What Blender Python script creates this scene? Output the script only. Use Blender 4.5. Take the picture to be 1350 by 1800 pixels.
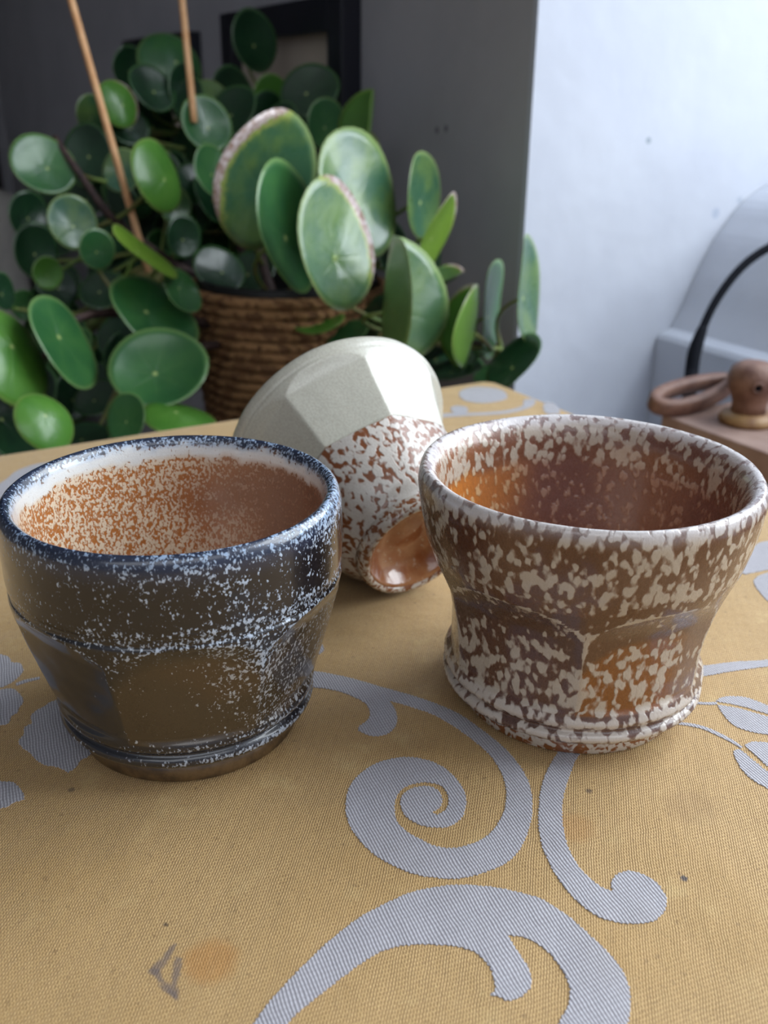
import bpy, bmesh, math, random
import numpy as np
from mathutils import Vector, Matrix, geometry, noise as mnoise

for o in list(bpy.data.objects): bpy.data.objects.remove(o)
sc = bpy.context.scene
C = sc.collection
PI = math.pi
R = math.radians

# ------------------------------------------------------------------ camera
F = 1700.0; TH = R(23.066); RO = R(.521); H = .18        # focal length in px of a 1350x1800 frame, pitch, roll, height over the cloth
G = Matrix.Rotation(R(-30), 3, 'Z')                       # the world axes follow the room; the camera looks 30 degrees across it
RT = G @ Vector((1, 0, 0)); UP = G @ Vector((0, math.sin(TH), math.cos(TH))); FW = G @ Vector((0, math.cos(TH), -math.sin(TH)))
cd = bpy.data.cameras.new('camera'); cam = bpy.data.objects.new('camera', cd); C.objects.link(cam)
cd.sensor_fit = 'VERTICAL'; cd.sensor_height = 36; cd.sensor_width = 27; cd.lens = F / 1800 * 36
cr, sr = math.cos(RO), math.sin(RO)
ax = RT * cr + UP * sr; ay = UP * cr - RT * sr
cam.matrix_world = Matrix(((ax.x, ay.x, -FW.x, 0), (ax.y, ay.y, -FW.y, 0), (ax.z, ay.z, -FW.z, H), (0, 0, 0, 1)))
cd.clip_start = .01; cd.clip_end = 50
cd.dof.use_dof = True; cd.dof.focus_distance = .272; cd.dof.aperture_fstop = 15
sc.camera = cam

# room axes: D1 runs along the grey wall (to the back left), D2 goes through the wall towards the window
D1 = Vector((0, 1, 0)); D2 = Vector((1, 0, 0))
def W(p, q, z=0.): return D1 * p + D2 * q + Vector((0, 0, z))
ROOM = Matrix(((D2.x, D1.x, 0, 0), (D2.y, D1.y, 0, 0), (0, 0, 1, 0), (0, 0, 0, 1)))   # local x = q, local y = p

# ------------------------------------------------------------------ light
wd = bpy.data.worlds.new('world'); sc.world = wd; wd.use_nodes = True
bg = wd.node_tree.nodes['Background']; bg.inputs[0].default_value = (.88, .93, 1.0, 1); bg.inputs[1].default_value = 1.6
def area(name, loc, target, sx, sy, power, col):
    l = bpy.data.lights.new(name, 'AREA'); l.shape = 'RECTANGLE'; l.size = sx; l.size_y = sy; l.energy = power; l.color = col
    o = bpy.data.objects.new(name, l); C.objects.link(o); o.location = loc
    o.rotation_euler = (Vector(target) - Vector(loc)).to_track_quat('-Z', 'Y').to_euler(); return o
area('window_daylight', W(-.04, 1.02, .72), W(.02, .0, .28), 1.1, 1.1, 19, (.86, .94, 1))
sc.view_settings.view_transform = 'Standard'; sc.view_settings.look = 'None'
sc.view_settings.gamma = 1; sc.view_settings.use_curve_mapping = False
sc.view_settings.exposure = .42

# ------------------------------------------------------------------ pixel helpers (photograph 1350 x 1800)
def ray(x, y):
    u, v = x - 675, y - 900
    u, v = cr * u + sr * v, -sr * u + cr * v
    return RT * (u / F) - UP * (v / F) + FW
EYE = Vector((0, 0, H))
def atz(x, y, z=0.): r = ray(x, y); return EYE + r * ((z - H) / r.z)
def atd(x, y, d): return EYE + ray(x, y) * d
def onp(x, y, p): r = ray(x, y); return EYE + r * ((p - EYE.dot(D1)) / r.dot(D1))
def onq(x, y, q): r = ray(x, y); return EYE + r * ((q - EYE.dot(D2)) / r.dot(D2))

# ------------------------------------------------------------------ object helpers
def tag(o, label=None, cat=None, group=None, kind=None):
    if label: o['label'] = label
    if cat: o['category'] = cat
    if group: o['group'] = group
    if kind: o['kind'] = kind
    return o
def empty(name, loc=(0, 0, 0), rot=None):
    o = bpy.data.objects.new(name, None); C.objects.link(o); o.location = loc; o.empty_display_size = .02
    if rot: o.rotation_euler = rot
    return o
def link(name, me, mat, parent=None, smooth=False):
    o = bpy.data.objects.new(name, me); C.objects.link(o)
    if mat and not me.materials: me.materials.append(mat)
    if parent: o.parent = parent
    if smooth:
        me.polygons.foreach_set('use_smooth', [True] * len(me.polygons))
    return o
def obj(name, bm, mat, parent=None, smooth=False):
    bmesh.ops.recalc_face_normals(bm, faces=bm.faces)
    me = bpy.data.meshes.new(name); bm.to_mesh(me); bm.free()
    return link(name, me, mat, parent, smooth)
def box(bm, x0, x1, y0, y1, z0, z1, M=None, bev=0.):
    b = bmesh.new()
    bmesh.ops.create_cube(b, size=1, matrix=Matrix.Translation(((x0+x1)/2, (y0+y1)/2, (z0+z1)/2)) @ Matrix.Diagonal((x1-x0, y1-y0, z1-z0, 1)))
    if bev: bmesh.ops.bevel(b, geom=list(b.edges), offset=bev, segments=2, affect='EDGES', profile=.6)
    if M is not None: b.transform(M)
    me = bpy.data.meshes.new('t'); b.to_mesh(me); b.free(); bm.from_mesh(me); bpy.data.meshes.remove(me); return bm
def tube(pts, rad, seg=8, caps=True, bm=None):
    bm = bm or bmesh.new(); pts = [Vector(p) for p in pts]; n = len(pts)
    rads = rad if hasattr(rad, '__len__') else [rad] * n
    t0 = (pts[1] - pts[0]).normalized(); nr = t0.orthogonal().normalized(); rings = []
    for i, p in enumerate(pts):
        t = (pts[min(i+1, n-1)] - pts[max(i-1, 0)]).normalized()
        nr = (nr - t * nr.dot(t)).normalized(); bn = t.cross(nr)
        rings.append([bm.verts.new(p + (nr * math.cos(2*PI*k/seg) + bn * math.sin(2*PI*k/seg)) * rads[i]) for k in range(seg)])
    for a, b in zip(rings, rings[1:]):
        for k in range(seg): bm.faces.new((a[k], a[(k+1) % seg], b[(k+1) % seg], b[k]))
    if caps: bm.faces.new(rings[0][::-1]); bm.faces.new(rings[-1])
    return bm
def smoothpts(pts, n=6):
    pts = [Vector(p) for p in pts]; out = []
    for i in range(len(pts)-1):
        p0 = pts[max(i-1, 0)]; p1 = pts[i]; p2 = pts[i+1]; p3 = pts[min(i+2, len(pts)-1)]
        for k in range(n):
            t = k / n
            out.append(.5*((2*p1) + (p2-p0)*t + (2*p0-5*p1+4*p2-p3)*t*t + (3*p1-p0-3*p2+p3)*t**3))
    out.append(pts[-1]); return out
def lathe(prof, seg=48, bm=None, M=None, close=False):
    bm = bm or bmesh.new(); rings = []
    for r, z in prof:
        if r < 1e-6: v = bm.verts.new((0, 0, z)); rings.append([v] * seg)
        else: rings.append([bm.verts.new((r*math.cos(2*PI*k/seg), r*math.sin(2*PI*k/seg), z)) for k in range(seg)])
    pairs = list(zip(rings, rings[1:]))
    if close: pairs.append((rings[-1], rings[0]))
    for a, b in pairs:
        for k in range(seg):
            vs = []
            for v in (a[k], a[(k+1) % seg], b[(k+1) % seg], b[k]):
                if v not in vs: vs.append(v)
            if len(vs) > 2: bm.faces.new(vs)
    if M is not None: bm.transform(M)
    return bm
def sstep(a, b, x):
    t = min(max((x - a) / (b - a), 0), 1); return t*t*(3-2*t)
def lerp(a, b, t): return a + (b - a) * t
def mixc(a, b, t): return tuple(lerp(x, y, t) for x, y in zip(a, b))

# ------------------------------------------------------------------ node helpers
def lin(c): return tuple((v/12.92 if v <= .04045 else ((v+.055)/1.055)**2.4) for v in (x/255 for x in c)) + (1,)
class NT:
    def __init__(s, name):
        s.m = bpy.data.materials.new(name); s.m.use_nodes = True; s.t = s.m.node_tree; s.n = s.t.nodes
        s.p = s.n['Principled BSDF']; s.out = s.n['Material Output']
    def add(s, typ, ins=None, **kw):
        n = s.n.new(typ)
        for k, v in kw.items(): setattr(n, k, v)
        for k, v in (ins or {}).items(): s.set(n.inputs[k], v)
        return n
    def set(s, sock, v):
        if isinstance(v, bpy.types.NodeSocket): s.t.links.new(v, sock)
        elif v is not None: sock.default_value = v
    def math(s, op, a, b=None, c=None, clamp=False):
        n = s.n.new('ShaderNodeMath'); n.operation = op; n.use_clamp = clamp
        for i, v in enumerate((a, b, c)):
            if v is not None: s.set(n.inputs[i], v)
        return n.outputs[0]
    def vmath(s, op, a, b=None, sc=None):
        n = s.n.new('ShaderNodeVectorMath'); n.operation = op; s.set(n.inputs[0], a)
        if b is not None: s.set(n.inputs[1], b)
        if sc is not None: s.set(n.inputs['Scale'], sc)
        return n.outputs['Value'] if op in ('DOT_PRODUCT', 'DISTANCE', 'LENGTH') else n.outputs[0]
    def coord(s, which='Object'): return s.add('ShaderNodeTexCoord').outputs[which]
    def mapping(s, v, scale=(1, 1, 1), rot=(0, 0, 0), loc=(0, 0, 0)):
        return s.add('ShaderNodeMapping', {'Vector': v, 'Scale': scale, 'Rotation': rot, 'Location': loc}).outputs[0]
    def noise(s, v, scale, detail=2., rough=.5, dist=0., out=0):
        return s.add('ShaderNodeTexNoise', {'Vector': v, 'Scale': scale, 'Detail': detail, 'Roughness': rough, 'Distortion': dist}).outputs[out]
    def voronoi(s, v, scale, feature='F1', rnd=1.):
        return s.add('ShaderNodeTexVoronoi', {'Vector': v, 'Scale': scale, 'Randomness': rnd}, feature=feature).outputs['Distance']
    def wave(s, v, scale, dist=0., detail=0., dscale=1., direction='X'):
        return s.add('ShaderNodeTexWave', {'Vector': v, 'Scale': scale, 'Distortion': dist, 'Detail': detail, 'Detail Scale': dscale}, bands_direction=direction).outputs['Fac']
    def ramp(s, f, a, b, to0=0., to1=1.):
        return s.add('ShaderNodeMapRange', {'Value': f, 'From Min': a, 'From Max': b, 'To Min': to0, 'To Max': to1}, interpolation_type='SMOOTHSTEP').outputs[0]
    def mix(s, f, a, b, blend='MIX'):
        n = s.n.new('ShaderNodeMix'); n.data_type = 'RGBA'; n.blend_type = blend
        s.set(n.inputs[0], f); s.set(n.inputs[6], a); s.set(n.inputs[7], b); return n.outputs[2]
    def attr(s, name, out='Fac'): return s.add('ShaderNodeAttribute', attribute_name=name).outputs[out]
    def bump(s, h, dist, strength=1., nrm=None):
        n = s.add('ShaderNodeBump', {'Height': h, 'Distance': dist, 'Strength': strength})
        if nrm is not None: s.set(n.inputs['Normal'], nrm)
        return n.outputs[0]
    def fin(s, col=None, rough=None, nrm=None, **kw):
        if col is not None: s.set(s.p.inputs['Base Color'], col)
        if rough is not None: s.set(s.p.inputs['Roughness'], rough)
        if nrm is not None: s.set(s.p.inputs['Normal'], nrm)
        for k, v in kw.items(): s.set(s.p.inputs[k.replace('_', ' ')], v)
        return s.m

def plain(name, c, rough=.6, c2=None, scale=30., bump=0., bscale=None, marks=(), **kw):
    t = NT(name); co = t.coord(); f = t.noise(co, scale, 4, .6)
    col = t.mix(t.ramp(f, .35, .65), lin(c), lin(c2 or c))
    for pos, rad, mc in marks: col = t.mix(t.ramp(t.vmath('DISTANCE', co, tuple(pos)), rad*.5, rad, .7, 0), col, lin(mc))
    nrm = t.bump(t.noise(co, bscale or scale*3, 3), bump) if bump else None
    return t.fin(col, rough, nrm, **kw)

M_GREY = plain('shaded_wall_paint', (172, 172, 178), .85, (165, 165, 171), 8, .0006, 60, [(onq(768, 229, .5), .004, (84, 84, 92)), (onq(784, 226, .5), .004, (84, 84, 92))])  # white-ish wall out of the window light; its shade is put into the grey
M_WHITE = plain('white_plaster', (186, 191, 202), .8, (179, 184, 196), 6, .0015, 25, [(onp(1140, 247, .643), .0035, (110, 124, 136)), (onp(1300, 352, .643), .004, (150, 160, 176)), (onp(1258, 375, .643), .006, (150, 160, 180))])
M_CEIL = plain('ceiling_paint', (200, 200, 200), .9)
M_FLOOR = plain('floor_boards', (92, 66, 46), .6, (74, 52, 36), 12)
M_DOOR = plain('dark_door_wood', (48, 38, 34), .5, (38, 30, 28), 14)
M_CHAIR = plain('pale_upholstery', (196, 193, 186), .9, (186, 184, 178), 40, .0005, 600)
M_BLACKFRAME = plain('navy_black_frame', (22, 24, 36), .4)
M_MOUNT = plain('beige_picture_mount', (196, 184, 168), .85, (188, 176, 160), 10)
M_PRINT = plain('dark_green_print', (44, 62, 58), .5, (34, 48, 56), 16)
M_TABLE = plain('table_wood', (112, 78, 50), .5, (92, 62, 40), 20)
M_PLANK = plain('pinkish_brown_wood', (148, 124, 114), .65, (128, 102, 92), 22, .0004, 90)
M_RUST = plain('rusty_brown', (122, 90, 76), .6, (94, 64, 54), 70, .0004, 300)
M_RUST2 = plain('ochre_brown', (150, 118, 78), .55, (118, 84, 56), 60, .0004, 300)
M_CABLE = plain('black_rubber', (10, 13, 22), .85, Specular_IOR_Level=.2)
M_SOIL = plain('dark_soil', (34, 26, 22), .9, (22, 17, 15), 120, .003, 200)
M_LINER = plain('black_liner', (14, 15, 18), .5)
M_STEM = plain('purple_brown_stem', (74, 54, 50), .6, (52, 38, 38), 160, .0005, 400)
M_PETIOLE = plain('green_petiole', (104, 132, 62), .45, (118, 112, 66), 40)
M_BAMBOO = plain('bamboo_stake', (226, 178, 130), .5, (210, 156, 106), 60)

# ------------------------------------------------------------------ room
def struct(name, bm, mat, parent=None, **k): return tag(obj(name, bm, mat, parent, **k), kind='structure')
FL = -.76
b = bmesh.new(); box(b, -3.2, 1.3, -3, 3.3, FL-.05, FL, ROOM); struct('floor', b, M_FLOOR)
b = bmesh.new(); box(b, -3.2, 1.3, -1.2, 3.3, 1.75, 1.8, ROOM); struct('ceiling', b, M_CEIL)
b = bmesh.new(); box(b, .5, .94, .649, 3.0, FL, 1.75, ROOM); wl = struct('wall_left', b, M_GREY)
b = bmesh.new(); box(b, .4995, .95, .643, .649, FL, 1.75, ROOM); struct('wall_reveal', b, M_WHITE)     # white painted side of the window recess
b = bmesh.new(); box(b, -3.2, .5, 2.9, 3.0, FL, 1.75, ROOM); struct('wall_back', b, M_GREY)
b = bmesh.new(); box(b, -3.3, -3.2, -3, 3.0, FL, 1.75, ROOM); struct('shade_wall_far', b, M_GREY)  # unseen wall, added to darken the left sides of things
b = bmesh.new(); box(b, -3.2, 1.3, -3.1, -3.0, FL, 1.75, ROOM); struct('shade_wall_front', b, M_GREY)  # unseen wall behind the camera, added to darken reflections in the glaze
b = bmesh.new(); box(b, .5, .94, -1.2, -.62, FL, 1.75, ROOM); struct('wall_right', b, M_GREY)
b = bmesh.new(); box(b, .5, .94, -.62, .643, 1.35, 1.75, ROOM); struct('wall_lintel', b, M_WHITE)
b = bmesh.new(); box(b, .5, .94, -.62, .643, FL, -.165, ROOM); struct('wall_under_window', b, M_GREY)
# window sill slab and the rounded plaster hump below the window
b = bmesh.new(); box(b, .415, .93, -.62, .642, -.165, -.125, ROOM, .004); struct('trim_1', b, M_WHITE)
b = bmesh.new(); box(b, .50, .659, -.62, .50, -.125, -.045, ROOM, .003); struct('trim_3', b, M_WHITE)
def extrude_pq(prof, p0, p1):
    b = bmesh.new(); A = [b.verts.new(W(p0, q, z)) for q, z in prof]; B = [b.verts.new(W(p1, q, z)) for q, z in prof]
    n = len(prof)
    for i in range(n): b.faces.new((A[i], A[(i+1) % n], B[(i+1) % n], B[i]))
    b.faces.new(A); b.faces.new(B[::-1]); return b
hp = smoothpts([Vector((q, z, 0)) for q, z in [(.676, -.012), (.688, .008), (.703, .040), (.728, .077), (.775, .110), (.92, .150)]], 6)
prof = [(.66, -.125), (.66, -.020), (.663, -.016)] + [(v.x, v.y) for v in hp] + [(.92, -.125)]
struct('trim_2', extrude_pq(prof, .642, -.62), M_WHITE)
# window frame in the recess (out of the picture, where the light comes in)
b = bmesh.new()
for y0, y1, z0, z1 in [(-.62, -.57, .14, 1.35), (.583, .633, .14, 1.35), (-.57, .583, .14, .19), (-.57, .583, 1.30, 1.35), (-.015, .015, .19, 1.30), (-.57, .583, .73, .755)]:
    box(b, .93, .965, y0, y1, z0, z1, ROOM)
struct('window_1', b, M_WHITE)
# dark door in the far wall
b = bmesh.new(); box(b, -.75, .47, 2.87, 2.9, FL, 1.5, ROOM); dr = struct('door_1', b, M_DOOR)
for y0 in (-.62, -.06):
    b = bmesh.new(); box(b, y0, y0+.42, 2.855, 2.872, -.5, 1.3, ROOM, .006); obj('door_panel', b, M_DOOR, dr)

# pale armchair far behind the plant
ch = tag(empty('armchair', W(2.35, -.02, FL)), 'pale grey upholstered armchair half hidden behind the plant at the left edge', 'armchair')
for nm, a in (('seat', (-.30, .30, -.32, .32, .14, .42)), ('backrest', (.20, .38, -.36, .36, .14, .78)), ('armrest', (-.30, .26, -.42, -.30, .14, .72)), ('armrest', (-.30, .26, .30, .42, .14, .72))):
    b = bmesh.new(); box(b, *a, None, .05); obj(nm, b, M_CHAIR, ch, True)
for x in (-.24, .3):
    for y in (-.32, .32):
        b = lathe([(0, 0), (.016, 0), (.024, .145), (0, .145)], 12, None, Matrix.Translation((x, y, 0))); obj('leg', b, M_DOOR, ch)

# pictures on the grey wall
def picture(name, label, p0, p1, z0, z1, bw, art):
    t = tag(empty(name, W((p0+p1)/2, .5, z0)), label, 'picture')
    w = (p1-p0)/2; h = z1-z0
    b = bmesh.new(); box(b, -.008, -.001, -w+bw*.6, w-bw*.6, bw*.6, h-bw*.6); obj('mount', b, M_MOUNT, t)
    for nm, a in (('frame_bar', (-.022, 0, -w, -w+bw, 0, h)), ('frame_bar', (-.022, 0, w-bw, w, 0, h)), ('frame_bar', (-.022, 0, -w+bw, w-bw, 0, bw)), ('frame_bar', (-.022, 0, -w+bw, w-bw, h-bw, h))):
        b = bmesh.new(); box(b, *a, None, .0015); obj(nm, b, M_BLACKFRAME, t)
    if art: b = bmesh.new(); box(b, -.0092, -.0079, -w+.075, w-.06, .06, h-.09); obj('print', b, M_PRINT, t)
picture('framed_picture', 'dark framed picture with beige mount hanging on the grey wall above the plant', .918, 1.238, -.13, .274, .032, True)
picture('framed_picture', 'small black framed picture mostly hidden behind the topmost glossy plant leaf', 1.366, 1.66, -.06, .262, .045, False)

# ------------------------------------------------------------------ table and cloth
QE, PE = .398, .540                                # right and back edge of the table
Q0, P0 = -.75, -.75
tb = tag(empty('table', W((P0+PE)/2, (Q0+QE)/2, FL)), 'wooden table hidden under the gold cloth', 'table')
hw, hl = (QE-Q0)/2 - .004, (PE-P0)/2 - .004
b = bmesh.new(); box(b, -hw, hw, -hl, hl, -FL-.03, -FL-.0012, None, .003); obj('tabletop', b, M_TABLE, tb)
for sx in (-1, 1):
    for sy in (-1, 1):
        b = bmesh.new(); box(b, sx*(hw-.06)-.025, sx*(hw-.06)+.025, sy*(hl-.06)-.025, sy*(hl-.06)+.025, 0, -FL-.03, None, .003); obj('leg', b, M_TABLE, tb)

def cloth_mat(name, motif):
    t = NT(name); co = t.coord(); 
    cl = t.mapping(co, rot=(0, 0, R(8)))
    wob = t.vmath('ADD', cl, t.vmath('SCALE', t.noise(co, 90, 2, out=1), sc=.0012))
    n_big = t.noise(co, 14, 3, .6); n_mid = t.noise(co, 60, 3, .6); n_fine = t.noise(co, 1700, 2, .6)
    per = .00085 if motif else .00066
    k = 1 / per / 20 * 2 * PI * 20 / (2*PI)          # wave texture: scale s -> s*20/(2 pi) bands per unit
    s = 2 * PI / per / 20
    w1 = t.wave(wob, s, .6, 1, 3, 'X'); w2 = t.wave(wob, s * .62, .6, 1, 3, 'Y')
    dg = t.wave(t.mapping(wob, rot=(0, 0, R(32))), s * 1.0, .8, 1, 3, 'X')
    if motif:
        h = t.math('ADD', t.math('MULTIPLY', w1, .65), t.math('MULTIPLY', t.math('MULTIPLY', w2, w1), .5))
        col = t.mix(t.ramp(h, .1, .9), lin((146, 142, 148)), lin((192, 190, 196)))
        col = t.mix(t.ramp(n_fine, .5, .8, 0, .35), col, lin((196, 198, 206)))
        col = t.mix(t.ramp(n_big, .5, .75, 0, .3), col, lin((158, 150, 146)))
        rough, bd = .55, .00016
    else:
        h = t.math('ADD', t.math('MULTIPLY', dg, .6), t.math('MULTIPLY', t.math('MULTIPLY', w1, w2), .6))
        h = t.math('ADD', h, t.math('MULTIPLY', n_fine, .5))
        col = t.mix(t.ramp(h, .35, 1.25), lin((158, 124, 80)), lin((212, 179, 124)))
        col = t.mix(t.ramp(n_big, .42, .72, 0, .5), col, lin((178, 142, 88)))
        col = t.mix(t.ramp(n_mid, .55, .75, 0, .4), col, lin((206, 178, 124)))
        col = t.mix(t.ramp(n_fine, .55, .8, 0, .45), col, lin((232, 204, 150)))
        col = t.mix(t.ramp(t.noise(co, 1100, 2), .56, .72, 0, .35), col, lin((128, 98, 64)))
        col = t.mix(t.ramp(t.noise(co, 420, 1), .68, .75, 0, .4), col, lin((120, 92, 58)))
        # stains and specks lying on the cloth
        wv = t.vmath('ADD', co, t.vmath('SCALE', t.vmath('SUBTRACT', t.noise(co, 260, 3, .6, out=1), (.5, .5, .5)), sc=.004))
        for (x, y, rad, c, a) in [(370, 1690, .0065, (178, 116, 44), .45), (1200, 1543, .0011, (70, 66, 72), .9), (1035, 1392, .0009, (98, 78, 60), .8), (125, 1388, .0013, (96, 78, 60), .7),
                                  (292, 1625, .0006, (60, 48, 40), .8), (1010, 1455, .006, (176, 122, 62), .35), (1215, 1420, .008, (150, 118, 78), .35), (840, 1100, .010, (188, 150, 92), .3)]:
            d = t.vmath('DISTANCE', wv, tuple(atz(x, y)))
            col = t.mix(t.ramp(d, rad*.55, rad*1.25, a, 0), col, lin(c))
        # v shaped grey smudge
        def seg(x0, y0, x1, y1):
            A, B = atz(x0, y0), atz(x1, y1); L = (B-A).length; u = (B-A) / L
            rel = t.vmath('SUBTRACT', wv, tuple(A)); al = t.math('MINIMUM', t.math('MAXIMUM', t.vmath('DOT_PRODUCT', rel, tuple(u)), 0.), L)
            return t.vmath('DISTANCE', rel, t.vmath('SCALE', tuple(u), sc=al))
        for s4 in ((305, 1664, 272, 1708), (274, 1710, 306, 1752), (312, 1690, 306, 1750)):
            col = t.mix(t.ramp(seg(*s4), .0004, .0014, .75, 0), col, lin((112, 98, 92)))
        rough, bd = .62, .00016
    nrm = t.bump(h, bd, .9)
    nrm = t.bump(n_mid, .0012, .5, nrm); nrm = t.bump(n_big, .006, .5, nrm)
    return t.fin(col, rough, nrm, Sheen_Weight=.25, Sheen_Roughness=.4, Specular_IOR_Level=.35)
M_CLOTH = cloth_mat('gold_damask', False); M_MOTIF = cloth_mat('silver_motif', True)

def cloth():
    b = bmesh.new(); rc = .014; out = []
    for cx, cy, a0 in ((QE-rc, PE-rc, 0), (Q0+rc, PE-rc, 90), (Q0+rc, P0+rc, 180), (QE-rc, P0+rc, 270)):
        nn = 10
        for k in range(nn+1):
            a = R(a0 + 90*k/nn); out.append((cx, cy, math.cos(a), math.sin(a), rc))
    dense = []                                       # subdivide long straight sides so that the drop can fold
    n = len(out)
    for i in range(n):
        a, c = out[i], out[(i+1) % n]; dense.append(a)
        pa = Vector((a[0]+a[2]*rc, a[1]+a[3]*rc)); pc = Vector((c[0]+c[2]*rc, c[1]+c[3]*rc)); m = int((pc-pa).length / .02)
        for k in range(1, m):
            q = pa.lerp(pc, k/m); dense.append((q.x-a[2]*rc, q.y-a[3]*rc, a[2], a[3], rc))
    levels = []
    rf = .007
    for k in range(7):
        a = R(90*k/6); levels.append((-rf + rf*math.sin(a), -rf + rf*math.cos(a)))
    levels += [(.002, -.04), (.006, -.09), (.010, -.15), (.013, -.22)]
    rings = []
    for li, (off, z) in enumerate(levels):
        ring = []
        for i, (cx, cy, nx, ny, r) in enumerate(dense):
            o = off + (max(0, -z-.03) * .045 * math.sin(i*1.1) if z < -.03 else 0)
            x, y = cx + nx*(r+o), cy + ny*(r+o)
            ring.append(b.verts.new(W(y, x, z)))
        rings.append(ring)
    n = len(dense)
    b.faces.new(rings[0])
    for a, c in zip(rings, rings[1:]):
        for k in range(n): b.faces.new((a[k], a[(k+1) % n], c[(k+1) % n], c[k]))
    for f in b.faces: f.smooth = len(f.verts) == 4
    return b
tc = obj('tablecloth', cloth(), M_CLOTH)
tag(tc, 'gold damask tablecloth with woven silver grey scroll pattern', 'tablecloth')

def motif(px, step=.0006, jit=.00026, sub=True):
    rnd = random.Random(len(px) * 7 + int(px[0][0]))
    pts = [atz(x, y) for x, y in px]
    n = len(pts); sm = []
    for i in range(n):                               # closed centripetal-ish smoothing, then resample with weave-sized steps
        p0, p1, p2, p3 = pts[i-1], pts[i], pts[(i+1) % n], pts[(i+2) % n]
        L = (p2-p1).length; m = max(1, int(L / step))
        e1 = (p1-p0).normalized().dot((p2-p1).normalized()); e2 = (p2-p1).normalized().dot((p3-p2).normalized())
        t1 = (p2-p0)*.5 if e1 > .3 else (p2-p1); t2 = (p3-p1)*.5 if e2 > .3 else (p2-p1)
        if t1.length > L*1.5: t1 = t1.normalized()*L*1.5
        if t2.length > L*1.5: t2 = t2.normalized()*L*1.5
        for k in range(m):
            t = k/m
            sm.append(p1*(2*t**3-3*t*t+1) + t1*(t**3-2*t*t+t) + p2*(-2*t**3+3*t*t) + t2*(t**3-t*t))
    out = []
    for i, p in enumerate(sm):
        d = (sm[(i+1) % len(sm)] - sm[i-1]); nrm = Vector((-d.y, d.x, 0)).normalized()
        out.append(p + nrm * ((1 if i % 2 else -1) * jit * .6 + rnd.uniform(-jit, jit) * .5))
    zt, zb = .00022, -.0002
    b = bmesh.new()
    T = [b.verts.new((p.x, p.y, zt)) for p in out]; B = [b.verts.new((p.x, p.y, zb)) for p in out]
    for tri in geometry.tessellate_polygon([[Vector((p.x, p.y, 0)) for p in out]]):
        try: b.faces.new([T[i] for i in tri])
        except ValueError: pass
    m = len(out)
    for i in range(m): b.faces.new((T[i], T[(i+1) % m], B[(i+1) % m], B[i]))
    bmesh.ops.recalc_face_normals(b, faces=b.faces)
    up = sum(f.normal.z for f in b.faces)
    if up < 0: bmesh.ops.reverse_faces(b, faces=b.faces)
    me = bpy.data.meshes.new('motif'); b.to_mesh(me); b.free()
    return link('woven_motif', me, M_MOTIF, tc)
def Z1(l): return [(420 + x/2.3276, 1150 + y/2.3276) for x, y in l]
def Z3(l): return [(900 + x/3, 1100 + y/3) for x, y in l]
def Z4(l): return [(x/2.571, 1100 + y/2.571) for x, y in l]
# large scroll ending in a spiral between the two cups
outer = [(190, 60), (320, 72), (460, 100), (600, 140), (740, 180), (880, 235), (980, 300), (1080, 380), (1150, 460), (1190, 540), (1200, 620), (1190, 700), (1160, 780), (1100, 850), (1000, 895), (900, 918), (800, 915), (700, 895), (600, 850), (530, 800), (470, 730), (440, 660), (440, 590), (460, 530), (510, 480), (570, 445), (650, 425), (720, 425), (800, 445), (870, 490), (915, 550), (930, 610), (910, 670), (860, 705), (800, 710), (730, 695), (680, 660), (660, 610), (675, 570), (720, 547), (775, 542), (818, 562), (832, 600), (818, 630), (790, 648)]
inner = [(812, 660), (848, 635), (857, 590), (832, 543), (780, 526), (720, 530), (668, 552), (642, 590), (636, 640), (650, 690), (690, 728), (740, 757), (800, 785), (860, 795), (930, 785), (1000, 755), (1050, 710), (1085, 640), (1095, 570), (1080, 500), (1040, 430), (980, 370), (900, 310), (800, 250), (700, 215), (612, 190), (632, 215), (646, 250), (643, 290), (610, 325), (560, 336), (510, 325), (488, 302), (528, 268), (536, 238), (520, 205), (480, 180), (400, 150), (300, 135), (190, 125)]
motif(Z1(outer + inner))
# big arch in the foreground
o2 = [(-60, 1690), (0, 1595), (60, 1513), (130, 1420), (220, 1320), (310, 1230), (400, 1150), (500, 1075), (600, 1022), (700, 978), (800, 955), (900, 945), (1000, 950), (1100, 965), (1200, 990)]
o2 = Z1(o2) + [(950, 1580), (997, 1610), (1040, 1647), (1073, 1680), (1093, 1705), (1107, 1745), (1105, 1795), (1085, 1840), (1050, 1870)]
i2 = [(940, 1860), (968, 1825), (985, 1795), (1000, 1762), (1000, 1730), (978, 1691), (953, 1665), (923, 1649), (893, 1644), (905, 1665), (923, 1691), (933, 1713), (933, 1734), (918, 1751), (893, 1760), (878, 1753), (861, 1750), (871, 1739), (867, 1717), (858, 1696), (837, 1676), (807, 1665), (772, 1661), (729, 1661), (695, 1665), (660, 1678), (626, 1700), (592, 1726), (553, 1756), (514, 1790), (480, 1835), (450, 1880)]
motif(o2 + i2)
# hook under the right cup
motif([(1000, 1285), (980, 1323), (963, 1353), (952, 1383), (947, 1420), (947, 1453), (953, 1487), (967, 1520), (987, 1553), (1013, 1583), (1043, 1607), (1077, 1620), (1113, 1624), (1147, 1620), (1167, 1603), (1172, 1583), (1163, 1563), (1147, 1547), (1123, 1535), (1100, 1532), (1082, 1540), (1075, 1553), (1077, 1568), (1063, 1563), (1043, 1550), (1020, 1527), (1003, 1500), (992, 1467), (988, 1433), (990, 1400), (1000, 1367), (1010, 1340), (1022, 1322), (1050, 1285)])
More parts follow.
